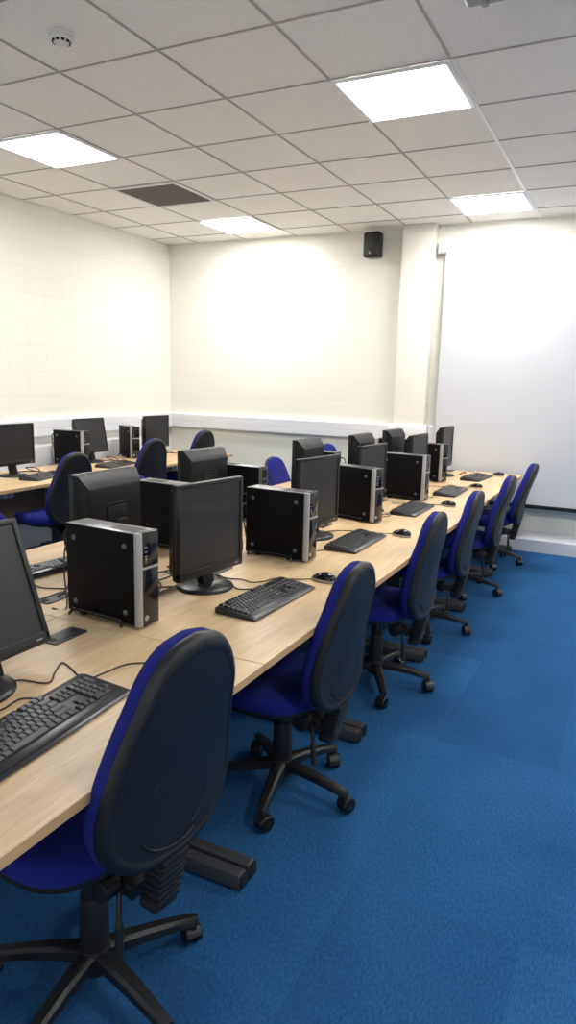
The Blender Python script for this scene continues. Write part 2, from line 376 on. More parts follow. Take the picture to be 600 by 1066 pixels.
# speaker
t = thing('wall_speaker', 'small black loudspeaker mounted high beside the pilaster', 'speaker', (-0.905, 3.80, 2.715), -0.10)
link('cabinet', MB().prism([(-.085, -.05), (.085, -.05), (.072, .09), (-.072, .09)], 'z', 0, .235, M['housing'], .02).mesh('speaker_cabinet', 60), t)
link('grille', MB().box(-.068, .068, -.056, -.045, .018, .217, M['plastic'], .004).mesh('speaker_grille'), t)
link('badge', MB().box(-.013, .001, -.058, -.055, .030, .046, M['silver']).box(-.014, .002, -.058, -.055, .048, .053, M['orange']).mesh('speaker_badge'), t, label='small silver and orange maker badge')
link('bracket', MB().box(-.02, .02, .085, .15, .10, .14, M['plastic']).mesh('speaker_bracket'), t)
# projection screen
t = thing('projection_screen', 'large white pull down projection screen on the far wall', 'projection screen', (0, 0, 0))
link('housing', MB().prism([(3.945, 2.735), (3.86, 2.735), (3.85, 2.745), (3.85, 2.815), (3.865, 2.83), (3.945, 2.83)], 'x', -.275, 2.50, M['white'])
     .box(-.283, -.275, 3.855, 3.945, 2.725, 2.83, M['white'], .003).cyl((-.235, 3.848, 2.757), (-.235, 3.852, 2.757), .004, M['dark'], n=10).mesh('screen_housing'), t)
link('fabric', MB().box(-.20, 2.42, 3.856, 3.858, .45, 2.74, M['screencloth']).mesh('screen_fabric'), t)
link('bottom_bar', MB().box(-.21, 2.43, 3.848, 3.866, .418, .452, M['dark'], .004).mesh('screen_bar'), t)

# ------------------------------------------------------------------ desks
DT = 0.73
def rrect(w, d, r, n=4):
    out = []
    for cx, cy, a0 in ((w/2-r, d/2-r, 0), (-w/2+r, d/2-r, 90), (-w/2+r, -d/2+r, 180), (w/2-r, -d/2+r, 270)):
        for k in range(n+1):
            a = math.radians(a0+90*k/n); out.append((cx+r*math.cos(a), cy+r*math.sin(a)))
    return out
# canonical desk: user side at +x ; origin centre of the top's footprint on the floor; 0.79 x 0.998
tp = MB()
tb = bmesh.new(); bmesh.ops.create_cube(tb, size=1)
for v_ in tb.verts: v_.co = Vector((v_.co.x*.788, v_.co.y*.9975, DT-.0125+v_.co.z*.025))
tb.transform(Matrix.Identity(4))
tp.mi(M['wood']); tp.mi(M['edge'])
for f in tb.faces: f.material_index = 0 if abs(f.normal.z) > .5 else 1
bmesh.ops.bevel(tb, geom=tb.edges[:], offset=.0012, segments=1, affect='EDGES')
me_ = bpy.data.meshes.new('x'); tb.to_mesh(me_); tp.bm.from_mesh(me_); tb.free(); bpy.data.meshes.remove(me_)
m_top = tp.mesh('desk_top')
def frame_mesh(s):
    y0, y1 = (.452, .492) if s > 0 else (-.492, -.452)
    f = MB().prism([(-.36, 0.012), (.352, .012), (.352, .045), (.345, .058), (-.36, .058)], 'y', y0, y1, M['frame'], .0025)
    f.box(.352, .357, y0+.002, y1-.002, .013, .056, M['plastic'], .001)
    for xx in (-.33, .31): f.cyl((xx, (y0+y1)/2, 0), (xx, (y0+y1)/2, .013), .016, M['plastic'], n=12)
    f.box(-.20, -.10, y0+.003, y1-.003, .058, .655, M['frame'], .003)
    return f.mesh('desk_frame')
def arm_mesh(s):
    y0, y1 = (.455, .489) if s > 0 else (-.489, -.455)
    return MB().prism([(-.36, .705), (.345, .705), (.345, .660), (.05, .648), (-.36, .648)], 'y', y0, y1, M['arm'], .002).mesh('desk_arm')
m_fr = [frame_mesh(-1), frame_mesh(1)]; m_ar = [arm_mesh(-1), arm_mesh(1)]
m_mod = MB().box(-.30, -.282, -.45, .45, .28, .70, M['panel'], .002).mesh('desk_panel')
def plate_mesh():
    p = MB().prism(rrect(.072, .14, .008), 'z', 0, .004, M['frame'], .001)
    for yy in (-.048, .048): p.cyl((0, yy, .003), (0, yy, .0052), .012, M['dark'], n=16)
    p.box(.020, .024, -.05, .05, .0035, .0050, M['dark'])
    return p.mesh('cable_port')
m_port = plate_mesh()
def desk(x, y, rz, label, group, port=None):
    t = thing('desk', label, 'desk', (x, y, 0), rz, group)
    link('tabletop', m_top, t)
    for k in (0, 1):
        link('leg_frame', m_fr[k], t); link('support_arm', m_ar[k], t)
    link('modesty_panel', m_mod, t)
    if port: link('cable_port', m_port, t, (port[0], port[1], DT))
    return t
ordn = ['nearest the camera', 'second from the camera', 'third from the camera', 'fourth from the camera', 'fifth from the camera', 'farthest, beside the projection screen']
for k in range(6):
    yc = -1.71+k
    desk(.263, yc, 0, 'beech desk in the front row along the aisle, %s' % ordn[k], 'beech desks in the front row', (-.25, .38 if k != 1 else .28))
for k in range(6):
    yc = -1.71+k
    desk(-.527, yc, PI, 'beech desk backing onto the front row, %s' % ['nearest the camera', 'second from the camera', 'third from the camera', 'fourth from the camera', 'fifth from the camera', 'farthest'][k], 'beech desks of the middle row', (-.237, .35))
for k in range(1, 5):
    yc = -.88+k
    desk(-2.735, yc+.0, 0, 'beech desk along the left wall, %s' % ['out of view nearest', 'nearest one, cut off by the left edge', 'under the leftmost visible monitor', 'between the two wall computers', 'farthest, in the room corner'][k], 'beech desks along the left wall')

# ------------------------------------------------------------------ monitor (screen faces +x, origin on desk under neck)
MWD, MHT = .40, .362
def slope_loop(w, z0, z1, x): return [(x, -w/2, z0), (x, w/2, z0), (x, w/2, z1), (x, -w/2, z1)]
zb0, zb1 = .062, .062+MHT
def mon_meshes(w, h):
    z0, z1 = 0, h; R = {}
    b = MB(); bz = .017; bb = .034
    b.box(-.006, .016, -w/2, w/2, z0, z0+bb, M['bezel'], .004); b.box(-.006, .016, -w/2, w/2, z1-bz, z1, M['bezel'], .004)
    b.box(-.006, .016, -w/2, -w/2+bz, z0+.01, z1-.01, M['bezel'], .004); b.box(-.006, .016, w/2-bz, w/2, z0+.01, z1-.01, M['bezel'], .004)
    b.box(.0155, .0168, w/2-.05, w/2-.03, z0+.014, z0+.018, M['silver'])
    b.box(.0150, .0175, -w/2+.01, w/2-.01, z0+bb-.007, z0+bb-.0045, M['housing'])
    R['bezel'] = b.mesh('monitor_bezel')
    R['screen'] = MB().box(-.004, .0105, -w/2+bz-.002, w/2-bz+.002, z0+bb-.002, z1-bz+.002, M['screen']).mesh('monitor_screen')
    c = MB()
    c.rings([slope_loop(w-.006, z0+.003, z1-.003, -.004), slope_loop(w-.006, z0+.003, z1-.003, -.020), slope_loop(w-.022, z0+.012, z1-.010, -.028),
             slope_loop(w-.05, z0+.03, z1-.050, -.058), slope_loop(w-.075, z0+.045, z1-.062, -.062)], M['housing'])
    for q in range(6):   # vent ribs on the upper slope
        f = q/6; c.box(-.0335-.024*f, -.0285-.024*f, -w/2+.026+.012*f, w/2-.026-.012*f, z1-.020-.031*f, z1-.017-.031*f, M['housing'])
    c.box(-.068, -.058, -.06, .06, h*.32, h*.62, M['housing'], .003)
    c.box(-.066, -.056, -.075, .075, h*.64, h*.655, M['bezel'], .001)
    R['housing'] = c.mesh('monitor_housing', 25)
    s = MB()
    n = 40
    prof = [(.112, 0), (.114, .004), (.112, .009), (.100, .015), (.05, .022), (.03, .024)]
    s.rings([[(r*math.cos(2*PI*k/n)*.96-.022, r*math.sin(2*PI*k/n)*1.0, z) for k in range(n)] for r, z in prof], M['bezel'])
    R['stand_base'] = s.mesh('monitor_base', 50)
    ne = MB().prism([(-.035, .018), (.0, .018), (-.052, .20), (-.085, .20)], 'y', -.032, .032, M['housing'], .004)
    ne.box(-.098, -.060, -.036, .036, .180, .232, M['housing'], .005)
    R['neck'] = ne.mesh('monitor_neck')
    return R
MM = mon_meshes(.372, .360)
MS = mon_meshes(.39, .325)
def monitor(x, y, deg, label, group, R=MM, z0=.062, base_y=0, tilt=0):
    # x,y = centre of the screen plane
    t = thing('monitor', label, 'monitor', (x, y, DT), math.radians(deg), group)
    for n in ('bezel', 'screen', 'housing'): link(n, R[n], t, (0, 0, z0), (0, math.radians(tilt), 0))
    link('neck', R['neck'], t); link('stand_base', R['stand_base'], t, (0, base_y, 0))
    return t
gm = 'monitors on the front row desks'
monitor(.120, -1.685, 0, 'black monitor nearest the camera, cut off by the left edge', gm, tilt=-19, base_y=-.06)
monitor(.120, -.665, -8, 'black monitor on a round base, right of the nearest tower', gm)
monitor(.105, .385, -9, 'black monitor just behind the second front row tower', gm)
monitor(.085, 1.26, -6, 'dark screened monitor between the third and fourth front row towers', gm)
monitor(.065, 2.37, -2, 'monitor between the fourth and fifth front row towers', gm)
monitor(.055, 3.30, 0, 'farthest front row monitor, standing against the white screen', gm, z0=.078)
gb_ = 'monitors facing away on the middle row'
monitor(-.385, -.675, 180, 'black monitor seen from behind, above the nearest computer tower', gb_)
monitor(-.585, .345, 175, 'black monitor seen from behind, second along the middle row', gb_)
monitor(-.42, 1.36, 180, 'tall monitor back behind the second front row tower', gb_)
monitor(-.30, 2.06, 178, 'black monitor back just left of the fourth front row screen', gb_)
monitor(-.28, 2.77, 177, 'farthest monitor seen from behind, before the pilaster', gb_)
gl = 'monitors along the left wall'
monitor(-2.82, 1.075, 0, 'black monitor by the left wall, cut off by the left edge', gl, MS, .090)
monitor(-2.99, 2.165, 0, 'dark monitor by the left wall, right of the first wall tower', gl, MS, .088, tilt=-10)
monitor(-2.86, 2.96, 0, 'monitor in the far left room corner', gl, MS, .090)

# ------------------------------------------------------------------ computer tower (front faces +x, stand feet side -y)
TD, TH, TW = .325, .302, .098
def tower_meshes():
    R = {}; x0, x1 = -TD/2, TD/2-.022; z0 = .012; z1 = z0+TH
    c = MB().box(x0, x1, -TW/2, TW/2, z0, z1, M['case'], .002)
    R['case'] = c.mesh('tower_case')
    tpn = MB().box(x0+.001, x1, -TW/2+.001, TW/2-.001, z1-.001, z1+.0015, M['casetop'], .0005)
    for q in range(16):
        for w in range(8): tpn.box(x1-.125+q*.007, x1-.1215+q*.007, -TW/2+.018+w*.008, -TW/2+.0235+w*.008, z1+.0012, z1+.0018, M['dark'])
    R['top_panel'] = tpn.mesh('tower_top_panel')
    f = MB().prism([(x1, -TW/2), (x1+.012, -TW/2), (x1+.020, -TW/2+.005), (x1+.022, -TW/2+.016), (x1, -TW/2+.016)], 'z', z0-.004, z1+.002, M['silver'], .001)
    f.prism([(x1, TW/2), (x1+.012, TW/2), (x1+.018, TW/2-.005), (x1, TW/2-.005)], 'z', z0-.004, z1+.002, M['silver'], .001)
    R['silver_strip'] = f.mesh('tower_strip')
    g = MB().box(x1, x1+.020, -TW/2+.0162, TW/2-.0045, z0-.004, z0+.185, M['gloss'], .002)
    g.box(x1, x1+.020, -TW/2+.0162, TW/2-.0045, z0+.192, z1+.001, M['gloss'], .002)
    g.box(x1, x1+.0225, -TW/2+.016, TW/2-.004, z0+.185, z0+.192, M['silver'], .001)
    R['front_panel'] = g.mesh('tower_front')
    s = MB()
    for zz in (.225, .24, .255): s.box(x1+.0185, x1+.0208, -TW/2+.028, -TW/2+.04, z0+zz, z0+zz+.003, M['silver'])
    s.box(x1+.0185, x1+.0208, -TW/2+.030, -TW/2+.036, z0+.205, z0+.214, M['led'])
    s.cyl((x1+.019, -TW/2+.034, z0+.218), (x1+.0212, -TW/2+.034, z0+.218), .0035, M['silver'], n=12)
    R['port_cluster'] = s.mesh('tower_ports')
    R['badge'] = MB().cyl((x1+.019, -TW/2+.034, z0+.022), (x1+.0214, -TW/2+.034, z0+.022), .009, M['silver'], n=20).mesh('tower_badge')
    ft = MB().cyl((0, -TW/2-.004, 0), (0, -TW/2+.001, 0), .0085, M['rubber'], r2=.0095, n=18, bev=.0015)
    R['foot'] = ft.mesh('tower_rubber_foot')
    vb = MB()
    for q in range(7): vb.box(-.10+q*.008, -.096+q*.008, TW/2-.0005, TW/2+.0008, z0+.04, z0+.12, M['dark'])
    R['side_vent'] = vb.mesh('tower_side_vent')
    st = MB()
    st.tube([(-TD/2+.020, -TW/2-.016, .003), (-TD/2+.033, -TW/2-.012, .020), (-TD/2+.050, -TW/2-.006, .024), (TD/2-.095, -TW/2-.006, .024), (TD/2-.078, -TW/2-.012, .020), (TD/2-.065, -TW/2-.016, .003)], .0050, M['gloss'])
    st.tube([(-TD/2+.020, TW/2+.016, .003), (-TD/2+.033, TW/2+.012, .020), (-TD/2+.050, TW/2+.006, .024), (TD/2-.095, TW/2+.006, .024), (TD/2-.078, TW/2+.012, .020), (TD/2-.065, TW/2+.016, .003)], .0050, M['gloss'])
    for xx in (-TD/2+.06, TD/2-.10): st.box(xx-.008, xx+.008, -TW/2+.004, TW/2-.004, 0, .013, M['gloss'], .002)
    R['stand'] = st.mesh('tower_stand')
    rr = MB().box(x0-.002, x0+.001, -TW/2+.004, TW/2-.004, z0+.004, z1-.004, M['zinc'])
    for zz, hh, mm in ((.05, .02, 'dark'), (.09, .012, 'dark'), (.12, .018, 'blueport'), (.16, .03, 'dark'), (.21, .012, 'plastic'), (.24, .045, 'dark')):
        rr.box(x0-.008, x0-.001, -.028, .010, z0+zz, z0+zz+hh, M[mm])
    rr.tube([(x0-.006, -.01, z0+.26), (x0-.04, -.012, z0+.262), (x0-.06, .0, z0+.22), (x0-.05, .02, z0+.10), (x0-.03, .02, .006), (x0-.06, .05, .004)], .004, M['cable'])
    rr.tube([(x0-.006, -.01, z0+.22), (x0-.035, -.02, z0+.21), (x0-.048, -.02, z0+.12), (x0-.03, -.03, .006), (x0-.07, -.06, .004)], .003, M['cablegrey'])
    R['rear_panel'] = rr.mesh('tower_rear')
    return R
TM = tower_meshes()
def tower(x, y, deg, label, group):
    # x,y = centre of the case
    t = thing('computer_tower', label, 'computer', (x, y, DT), math.radians(deg), group)
    for n in ('case', 'top_panel', 'silver_strip', 'front_panel', 'port_cluster', 'badge', 'side_vent', 'stand', 'rear_panel'): link(n, TM[n], t)
    for fx, fz in ((-.125, .05), (.100, .05), (-.125, .27), (.100, .27)): link('rubber_foot', TM['foot'], t, (fx, 0, fz))
    return t
gt = 'slim black computer towers on the front row'
tower(.028, -1.115, -4, 'slim black computer tower nearest the camera with four grey rubber feet', gt)
tower(.130, -.075, -3, 'black computer tower between the second and third front row monitors', gt)
tower(.100, .965, -17, 'black computer tower third along the front row', gt)
tower(.125, 1.865, -6, 'black tower fourth along the front row, turned broadside', gt)
tower(.010, 2.905, -22, 'farthest front row tower, just left of the last monitor', gt)
go = 'computer towers on the middle row'
tower(-.41, -.205, 176, 'black tower with silver front edge, behind the second front row monitor', go)
tower(-.495, .61, 176, 'black tower with cabled silver rear, behind the second front row tower', go)
tower(-.47, 1.665, 176, 'mostly hidden middle row tower, cabled rear beside the third monitor', go)
tower(-.36, 3.12, 176, 'mostly hidden tower beside the farthest monitor back', go)
gw_ = 'computer towers along the left wall'
tower(-2.97, 1.86, 3, 'turned black tower by the left wall, behind the first wall chair', gw_)
tower(-3.00, 2.70, -30, 'narrow looking tower by the left wall near the corner', gw_)

# ------------------------------------------------------------------ keyboards (length along y, user side +x)
KW, KD = .455, .170
def kbd_body():
    b = MB()
    pr = [(-KD/2, .006), (-KD/2+.004, .024), (-KD/2+.022, .026), (KD/2-.040, .014), (KD/2-.010, .010), (KD/2, .005), (KD/2-.006, .0), (-KD/2+.01, .0)]
    b.prism(pr, 'y', -KW/2, KW/2, M['keydeck'], .0022)
    for yy in (-.19, .19): b.box(-.075, -.06, yy-.012, yy+.012, 0, .010, M['plastic'])
    return b.mesh('keyboard_body', 25)
def topz(x):  # deck height
    f = (x-(-KD/2+.022))/(KD-.062); return .026+(.014-.026)*max(0, min(1, f))
slope = math.atan((.026-.014)/(KD-.062))
keys = []
U = .0188
rowsx = [-KD/2+.018, -KD/2+.0405, -KD/2+.0600, -KD/2+.0795, -KD/2+.0990, -KD/2+.1185]
def addrow(x, y0, ws):
    y = y0
    for w in ws:
        if w > 0: keys.append((x, y+w*U/2, w))
        y += abs(w)*U
L0 = -KW/2+.012
addrow(rowsx[0], L0, [1, -1, 1, 1, 1, 1, -.5, 1, 1, 1, 1, -.5, 1, 1, 1, 1])
addrow(rowsx[1], L0, [1]*13+[2, -.3, 1, 1, 1, -.3, 1, 1, 1, 1])
addrow(rowsx[2], L0, [1.5]+[1]*12+[1.5, -.3, 1, 1, 1, -.3, 1, 1, 1, 1])
addrow(rowsx[3], L0, [1.8]+[1]*11+[2.2, -.3, -3, -.3, 1, 1, 1])
addrow(rowsx[4], L0, [2.3]+[1]*10+[2.7, -.3, -1, 1, -1, -.3, 1, 1, 1, 1])
addrow(rowsx[5], L0, [1.5, 1.2, 1.2, 5.9, 1.2, 1.2, 1.3, 1.5, -.3, 1, 1, 1, -.3, 2, 1])
_km = {}
def key_mesh(w):
    if w not in _km:
        a = w*U/2-.0012; t = a-.0022
        _km[w] = MB().rings([[(-.0086, -a, 0), (.0086, -a, 0), (.0086, a, 0), (-.0086, a, 0)], [(-.0086, -a, .0035), (.0086, -a, .0035), (.0086, a, .0035), (-.0086, a, .0035)],
                             [(-.0058, -t, .0068), (.0060, -t, .0062), (.0060, t, .0062), (-.0058, t, .0068)]], M['key']).mesh('key', 20)
    return _km[w]
m_kb = kbd_body()
def key_cluster(sel, name):
    b = MB()
    for x, y, w in keys:
        if not sel(y): continue
        a = w*U/2-.0012; mx = Matrix.Translation((x, y, topz(x)-.001)) @ Matrix.Rotation(slope, 4, 'Y')
        t = a-.0022
        L = [[(-.0086, -a, 0), (.0086, -a, 0), (.0086, a, 0), (-.0086, a, 0)], [(-.0086, -a, .0035), (.0086, -a, .0035), (.0086, a, .0035), (-.0086, a, .0035)], [(-.0058, -t, .0068), (.006, -t, .0062), (.006, t, .0062), (-.0058, t, .0068)]]
        b.rings([[tuple(mx @ Vector(p)) for p in l] for l in L], M['key'])
    return b.mesh(name, 20)
cut1, cut2 = L0+15.15*U, L0+18.45*U
m_k1 = key_cluster(lambda y: y < cut1, 'letter_keys'); m_k2 = key_cluster(lambda y: cut1 <= y < cut2, 'navigation_keys'); m_k3 = key_cluster(lambda y: y >= cut2, 'number_pad')
m_rest = MB().prism([(KD/2-.038, .0140), (KD/2-.012, .0105), (KD/2-.012, .0120), (KD/2-.038, .0155)], 'y', -KW/2+.008, KW/2-.008, M['keydeck'], .0004).mesh('wrist_edge')
def keyboard(x, y, deg, label, group, detailed=False):
    t = thing('keyboard', label, 'keyboard', (x, y, DT), math.radians(deg), group)
    link('body', m_kb, t); link('palm_rest', m_rest, t)
    if detailed:
        for kx, ky, w in keys: link('key', key_mesh(w), t, (kx, ky, topz(kx)-.001), (0, slope, 0))
    else:
        link('letter_keys', m_k1, t); link('navigation_keys', m_k2, t); link('number_pad', m_k3, t)
    return t
print('KEYS', len(keys))
gk = 'black keyboards on the front row'
keyboard(.385, -1.775, 4, 'large black keyboard at the left edge, nearest the camera', gk, True)
keyboard(.390, -.685, -2, 'black keyboard with worn shiny keys before the second monitor', gk, True)
keyboard(.335, .370, 0, 'black keyboard before the second front row tower and monitor', gk, True)
keyboard(.315, 1.435, 0, 'black keyboard beside the fourth front row tower, fourth from camera', gk)
keyboard(.345, 2.345, 0, 'black keyboard between the fifth and sixth front row stations', gk)
keyboard(.345, 3.28, -4, 'farthest front row keyboard, before the white projection screen', gk)
gk2 = 'keyboards on the middle row'
keyboard(-.60, -.76, 176, 'keyboard on the middle row, glimpsed left of the nearest tower', gk2)
gk3 = 'keyboards along the left wall'
keyboard(-2.60, 1.17, 14, 'keyboard before the leftmost monitor by the wall', gk3)
keyboard(-2.66, 2.10, 8, 'keyboard behind the first wall chair, before the middle wall monitor', gk3)

# ------------------------------------------------------------------ mouse (nose towards -x)
def mouse_meshes():
    R = {}
    def loop(sx, sy, z, n=28):
        out = []
        for k in range(n):
            a = 2*PI*k/n; c, s = math.cos(a), math.sin(a)
            out.append((.056*sx*abs(c)**.85*(1 if c > 0 else -1), .031*sy*abs(s)**.85*(1 if s > 0 else -1), z))
        return out
    b = MB(); P = [(.93, .90, 0), (1, 1, .005), (.99, .97, .012)]
    b.rings([loop(*p) for p in P], M['silver'])
    R['side_band'] = b.mesh('mouse_band', 60)
    c = MB(); P = [(.985, .965, .0118), (.96, .91, .020), (.86, .80, .028), (.66, .62, .0345), (.35, .34, .038), (.05, .05, .039)]
    L = []
    for sx, sy, z in P:
        L.append([(x+.006*(z/.039), y, z-(max(0, -x)/.056)*z*.32) for x, y, _ in loop(sx, sy, z)])
    c.rings(L, M['gloss'])
    R['shell'] = c.mesh('mouse_shell', 60)
    R['scroll_wheel'] = MB().cyl((-.030, -.0035, .020), (-.030, .0035, .020), .0085, M['rubber'], n=16).mesh('mouse_wheel')
    return R
MO = mouse_meshes()
def mouse(x, y, deg, label, group):
    t = thing('mouse', label, 'mouse', (x, y, DT), math.radians(deg), group)
    for n in MO: link(n, MO[n], t)
    return t
gmo = 'black mice on the front row desks'
mouse(.465, -.345, -10, 'black mouse with silver side, right of the second keyboard', gmo)
mouse(.480, .655, -15, 'black mouse partly hidden behind the third front row chair back', gmo)
mouse(.470, 1.725, -15, 'black mouse above the fourth front row chair back', gmo)
mouse(.455, 2.69, -15, 'black mouse left of the fifth front row chair back', gmo)
mouse(.475, 3.58, -15, 'farthest black mouse, beside the last chair back', gmo)
mouse(-2.50, 2.98, 10, 'black mouse on the wall desk in the far left corner', 'mice along the left wall')

# ------------------------------------------------------------------ chairs (face -x, origin on the floor under the column)
def leaf():
    pts = [(0, 0), (.008, .06), (.03, .112), (.075, .158), (.14, .19), (.22, .206), (.32, .208), (.42, .199), (.52, .187), (.62, .174), (.72, .160), (.81, .144), (.885, .122), (.94, .096), (.98, .058), (1.0, 0)]
    P = spline([Vector((w*(.93-.05*t), t, 0)) for t, w in pts], 3)
    right = [(p.x, p.y) for p in P]
    return [(w, t) for w, t in right]+[(-w, t) for w, t in right[-2:0:-1]]
LEAF = leaf(); BH = .535; BZ = .400
def bx_(t, y):
    return .190+.082*t-.020*math.sin(PI*min(1, max(0, t)/.75)) - .35*y*y
def back_loop(s, d, cz=.42):
    out = []
    for y, t in LEAF:
        yy = y*s; tt = cz+(t-cz)*s
        out.append((bx_(tt, yy)+d, yy, BZ+BH*tt))
    return out
sh = MB()
sh.rings([back_loop(s, d) for s, d in ((.96, -.004), (.995, -.003), (1, .004), (.995, .013), (.97, .022), (.93, .027), (.895, .028), (.88, .0255), (.86, .0255), (.5, .030), (.12, .032), (.01, .032))], M['shell'])
# raised contour arcs on the lower shell
def arc(a0, a1, cy, ct, ry, rtt):
    out = []
    for k in range(13):
        a = math.radians(a0+(a1-a0)*k/12); y = cy+ry*math.cos(a); t = ct+rtt*math.sin(a)
        out.append((bx_(t, y)+.029, y, BZ+BH*t))
    return out
sh.tube(arc(95, 185, 0, .30, .085, .16), .0022, M['shell'], n=6); sh.tube(arc(200, 300, .0, .22, .105, .14), .0022, M['shell'], n=6)
sh.tube(arc(-60, 40, .0, .26, .09, .15), .0022, M['shell'], n=6)
m_shell = sh.mesh('chair_back_shell', 60)
m_back = MB().rings([back_loop(s, d) for s, d in ((.93, -.002), (.985, -.003), (.995, -.010), (.995, -.026), (.975, -.038), (.92, -.048), (.75, -.055), (.4, -.058), (.1, -.058), (.01, -.058))], M['fabric']).mesh('chair_backrest', 80)
def seat_loop(s, z, n=48):
    out = []
    for k in range(n):
        a = 2*PI*k/n; c, q = math.cos(a), math.sin(a)
        x = -.055+.225*s*abs(c)**.62*(1 if c > 0 else -1); y = .235*s*abs(q)**.62*(1 if q > 0 else -1)
        dz = -.030*max(0, (-x-.13)/.14)**2
        out.append((x, y, z+dz))
    return out
m_seat = MB().rings([seat_loop(s, z) for s, z in ((.90, .405), (.985, .408), (1, .420), (1, .436), (.985, .450), (.94, .462), (.86, .468), (.6, .470), (.3, .468), (.02, .467))], M['fabric']).mesh('chair_seat', 80)
m_pan = MB().rings([seat_loop(s, z) for s, z in ((.5, .385), (.88, .388), (.985, .398), (.99, .412), (.93, .414))], M['shell']).mesh('seat_pan', 60)
# five star base arm along +x
L = []
for f in [k/10 for k in range(11)]:
    x = .025+.255*f; w = .026-.010*f; zt = .128-.040*f**1.6; hh = .034-.010*f
    if f == 1: w *= .8
    L.append([(x, -w, zt-hh), (x, w, zt-hh), (x, w*.95, zt-.008), (x, w*.55, zt), (x, -w*.55, zt), (x, -w*.95, zt-.008)])
m_leg = MB().rings(L, M['chairbase']).cyl((.268, 0, .058), (.268, 0, .084), .012, M['chairbase'], n=14).mesh('chair_base_arm', 40)
ca = MB()
for s in (-1, 1):
    ca.cyl((.012, s*.006, .0275), (.012, s*.024, .0275), .0270, M['gloss'], n=26, bev=.004)
    ca.cyl((.012, s*.0235, .0275), (.012, s*.0255, .0275), .010, M['chairbase'], n=14)
HL = []
for k in range(9):
    a = math.radians(-10+k*22); HL.append([(.012+r*math.cos(a), y, .0275+r*math.sin(a)) for r, y in ((.0275, -.023), (.0315, -.020), (.0325, 0), (.0315, .020), (.0275, .023))])
ca.rings(HL, M['chairbase'])
ca.cyl((0, 0, .045), (0, 0, .074), .011, M['chairbase'], n=14)
m_caster = ca.mesh('chair_caster', 40)
m_hub = MB().cyl((0, 0, .066), (0, 0, .132), .044, M['chairbase'], r2=.040, n=28, bev=.004).mesh('base_hub')
m_colL = MB().cyl((0, 0, .125), (0, 0, .275), .037, M['plastic'], r2=.033, n=28, bev=.002).mesh('column_sleeve')
m_colU = MB().cyl((0, 0, .20), (0, 0, .375), .029, M['plastic'], n=28, bev=.002).mesh('gas_column')
mc = MB().box(-.10, .10, -.065, .065, .352, .388, M['chairbase'], .008).box(-.16, .10, -.03, .03, .375, .39, M['chairbase'], .003)
mc.prism([(.05, .375), (.05, .340), (.13, .300), (.175, .300), (.175, .335), (.12, .345)], 'y', -.03, .03, M['chairbase'], .004)
m_mech = mc.mesh('tilt_mechanism')
bw = MB()
for q in range(15):
    f = q/14; x = .188-.030*f+(.004 if q % 2 else 0); z = .415-.135*f; w = .036+.004*(q % 2)-.006*f; hx = .024+.004*(q % 2)
    bw.box(x-hx, x+hx, -w, w, z-.0058, z+.0058, M['plastic'], .002)
bw.box(.130, .185, -.034, .034, .262, .285, M['plastic'], .006)
m_bell = bw.mesh('back_bellows')
kn = MB().cyl((.118, -.085, .335), (.118, -.035, .335), .030, M['plastic'], n=24, bev=.005).cyl((.118, -.036, .335), (.118, -.028, .335), .010, M['silver'], n=12)
for q in range(12):
    a = 2*PI*q/12; kn.cyl((.118+.0295*math.cos(a), -.082, .335+.0295*math.sin(a)), (.118+.0295*math.cos(a), -.040, .335+.0295*math.sin(a)), .003, M['plastic'], n=6)
m_knob = kn.mesh('adjustment_knob')
m_lever = MB().tube([(.15, -.045, .325), (.158, -.055, .29), (.165, -.062, .24), (.170, -.066, .185)], [.006, .007, .010, .010], M['plastic'], n=10).cyl((.150, -.05, .325), (.150, -.028, .325), .006, M['plastic'], n=10).mesh('tilt_lever')
def chair(x, y, deg, base, lift, label, group, lean=0, blift=0, bdx=.022):
    t = thing('office_chair', label, 'chair', (x, y, 0), math.radians(deg), group)
    link('hub', m_hub, t); link('column_sleeve', m_colL, t); link('gas_column', m_colU, t, (0, 0, lift))
    for n, m in (('seat', m_seat), ('seat_pan', m_pan), ('backrest', m_back), ('back_shell', m_shell), ('tilt_mechanism', m_mech), ('bellows', m_bell), ('adjustment_knob', m_knob), ('tilt_lever', m_lever)):
        dz = lift+(blift if n in ('backrest', 'back_shell', 'bellows') else 0)
        dx = bdx if n in ('backrest', 'back_shell', 'bellows') else 0
        o = link(n, m, t, (dx, 0, dz))
        if lean and n in ('backrest', 'back_shell'):
            q = math.radians(lean); pz = .40   # recline about the bottom of the back
            o.rotation_euler = (0, q, 0); o.location = (dx+.18-.18*math.cos(q)-pz*math.sin(q), 0, dz+pz-pz*math.cos(q)+.18*math.sin(q))
    rnd = random.Random(int((x+9)*1000+y*77))
    for k in range(5):
        a = math.radians(base-deg+72*k)
        l = link('base_leg', m_leg, t, (0, 0, 0), (0, 0, a))
        link('caster', m_caster, l, (.268, 0, 0), (0, 0, rnd.uniform(-2.6, 2.6)))
    return t
gc = 'blue and black office chairs along the front row'
CH = [(.458, -1.712, -9, 59, .055, 'large blue and black office chair nearest the camera', 0, .044, .069),
      (.470, -.700, -4, 66, 0, 'office chair at the second front row desk, before the worn keyboard', -2, 0, .036),
      (.465, .375, -2, 10, 0, 'third office chair along the aisle, two casters showing', -3, 0, .042),
      (.455, 1.32, 0, 4, -.022, 'fourth office chair along the aisle, counted from the camera', -2, 0, .040),
      (.480, 2.29, 0, -5, -.03, 'fifth office chair along the aisle, last but one', 1, 0, .034),
      (.500, 3.27, 0, 0, -.03, 'farthest aisle chair, back leaning before the white screen', 3, 0, .028)]
for c in CH: chair(*c[:5], c[5], gc, c[6], c[7], c[8])
gc2 = 'office chairs at the middle row, facing the camera'
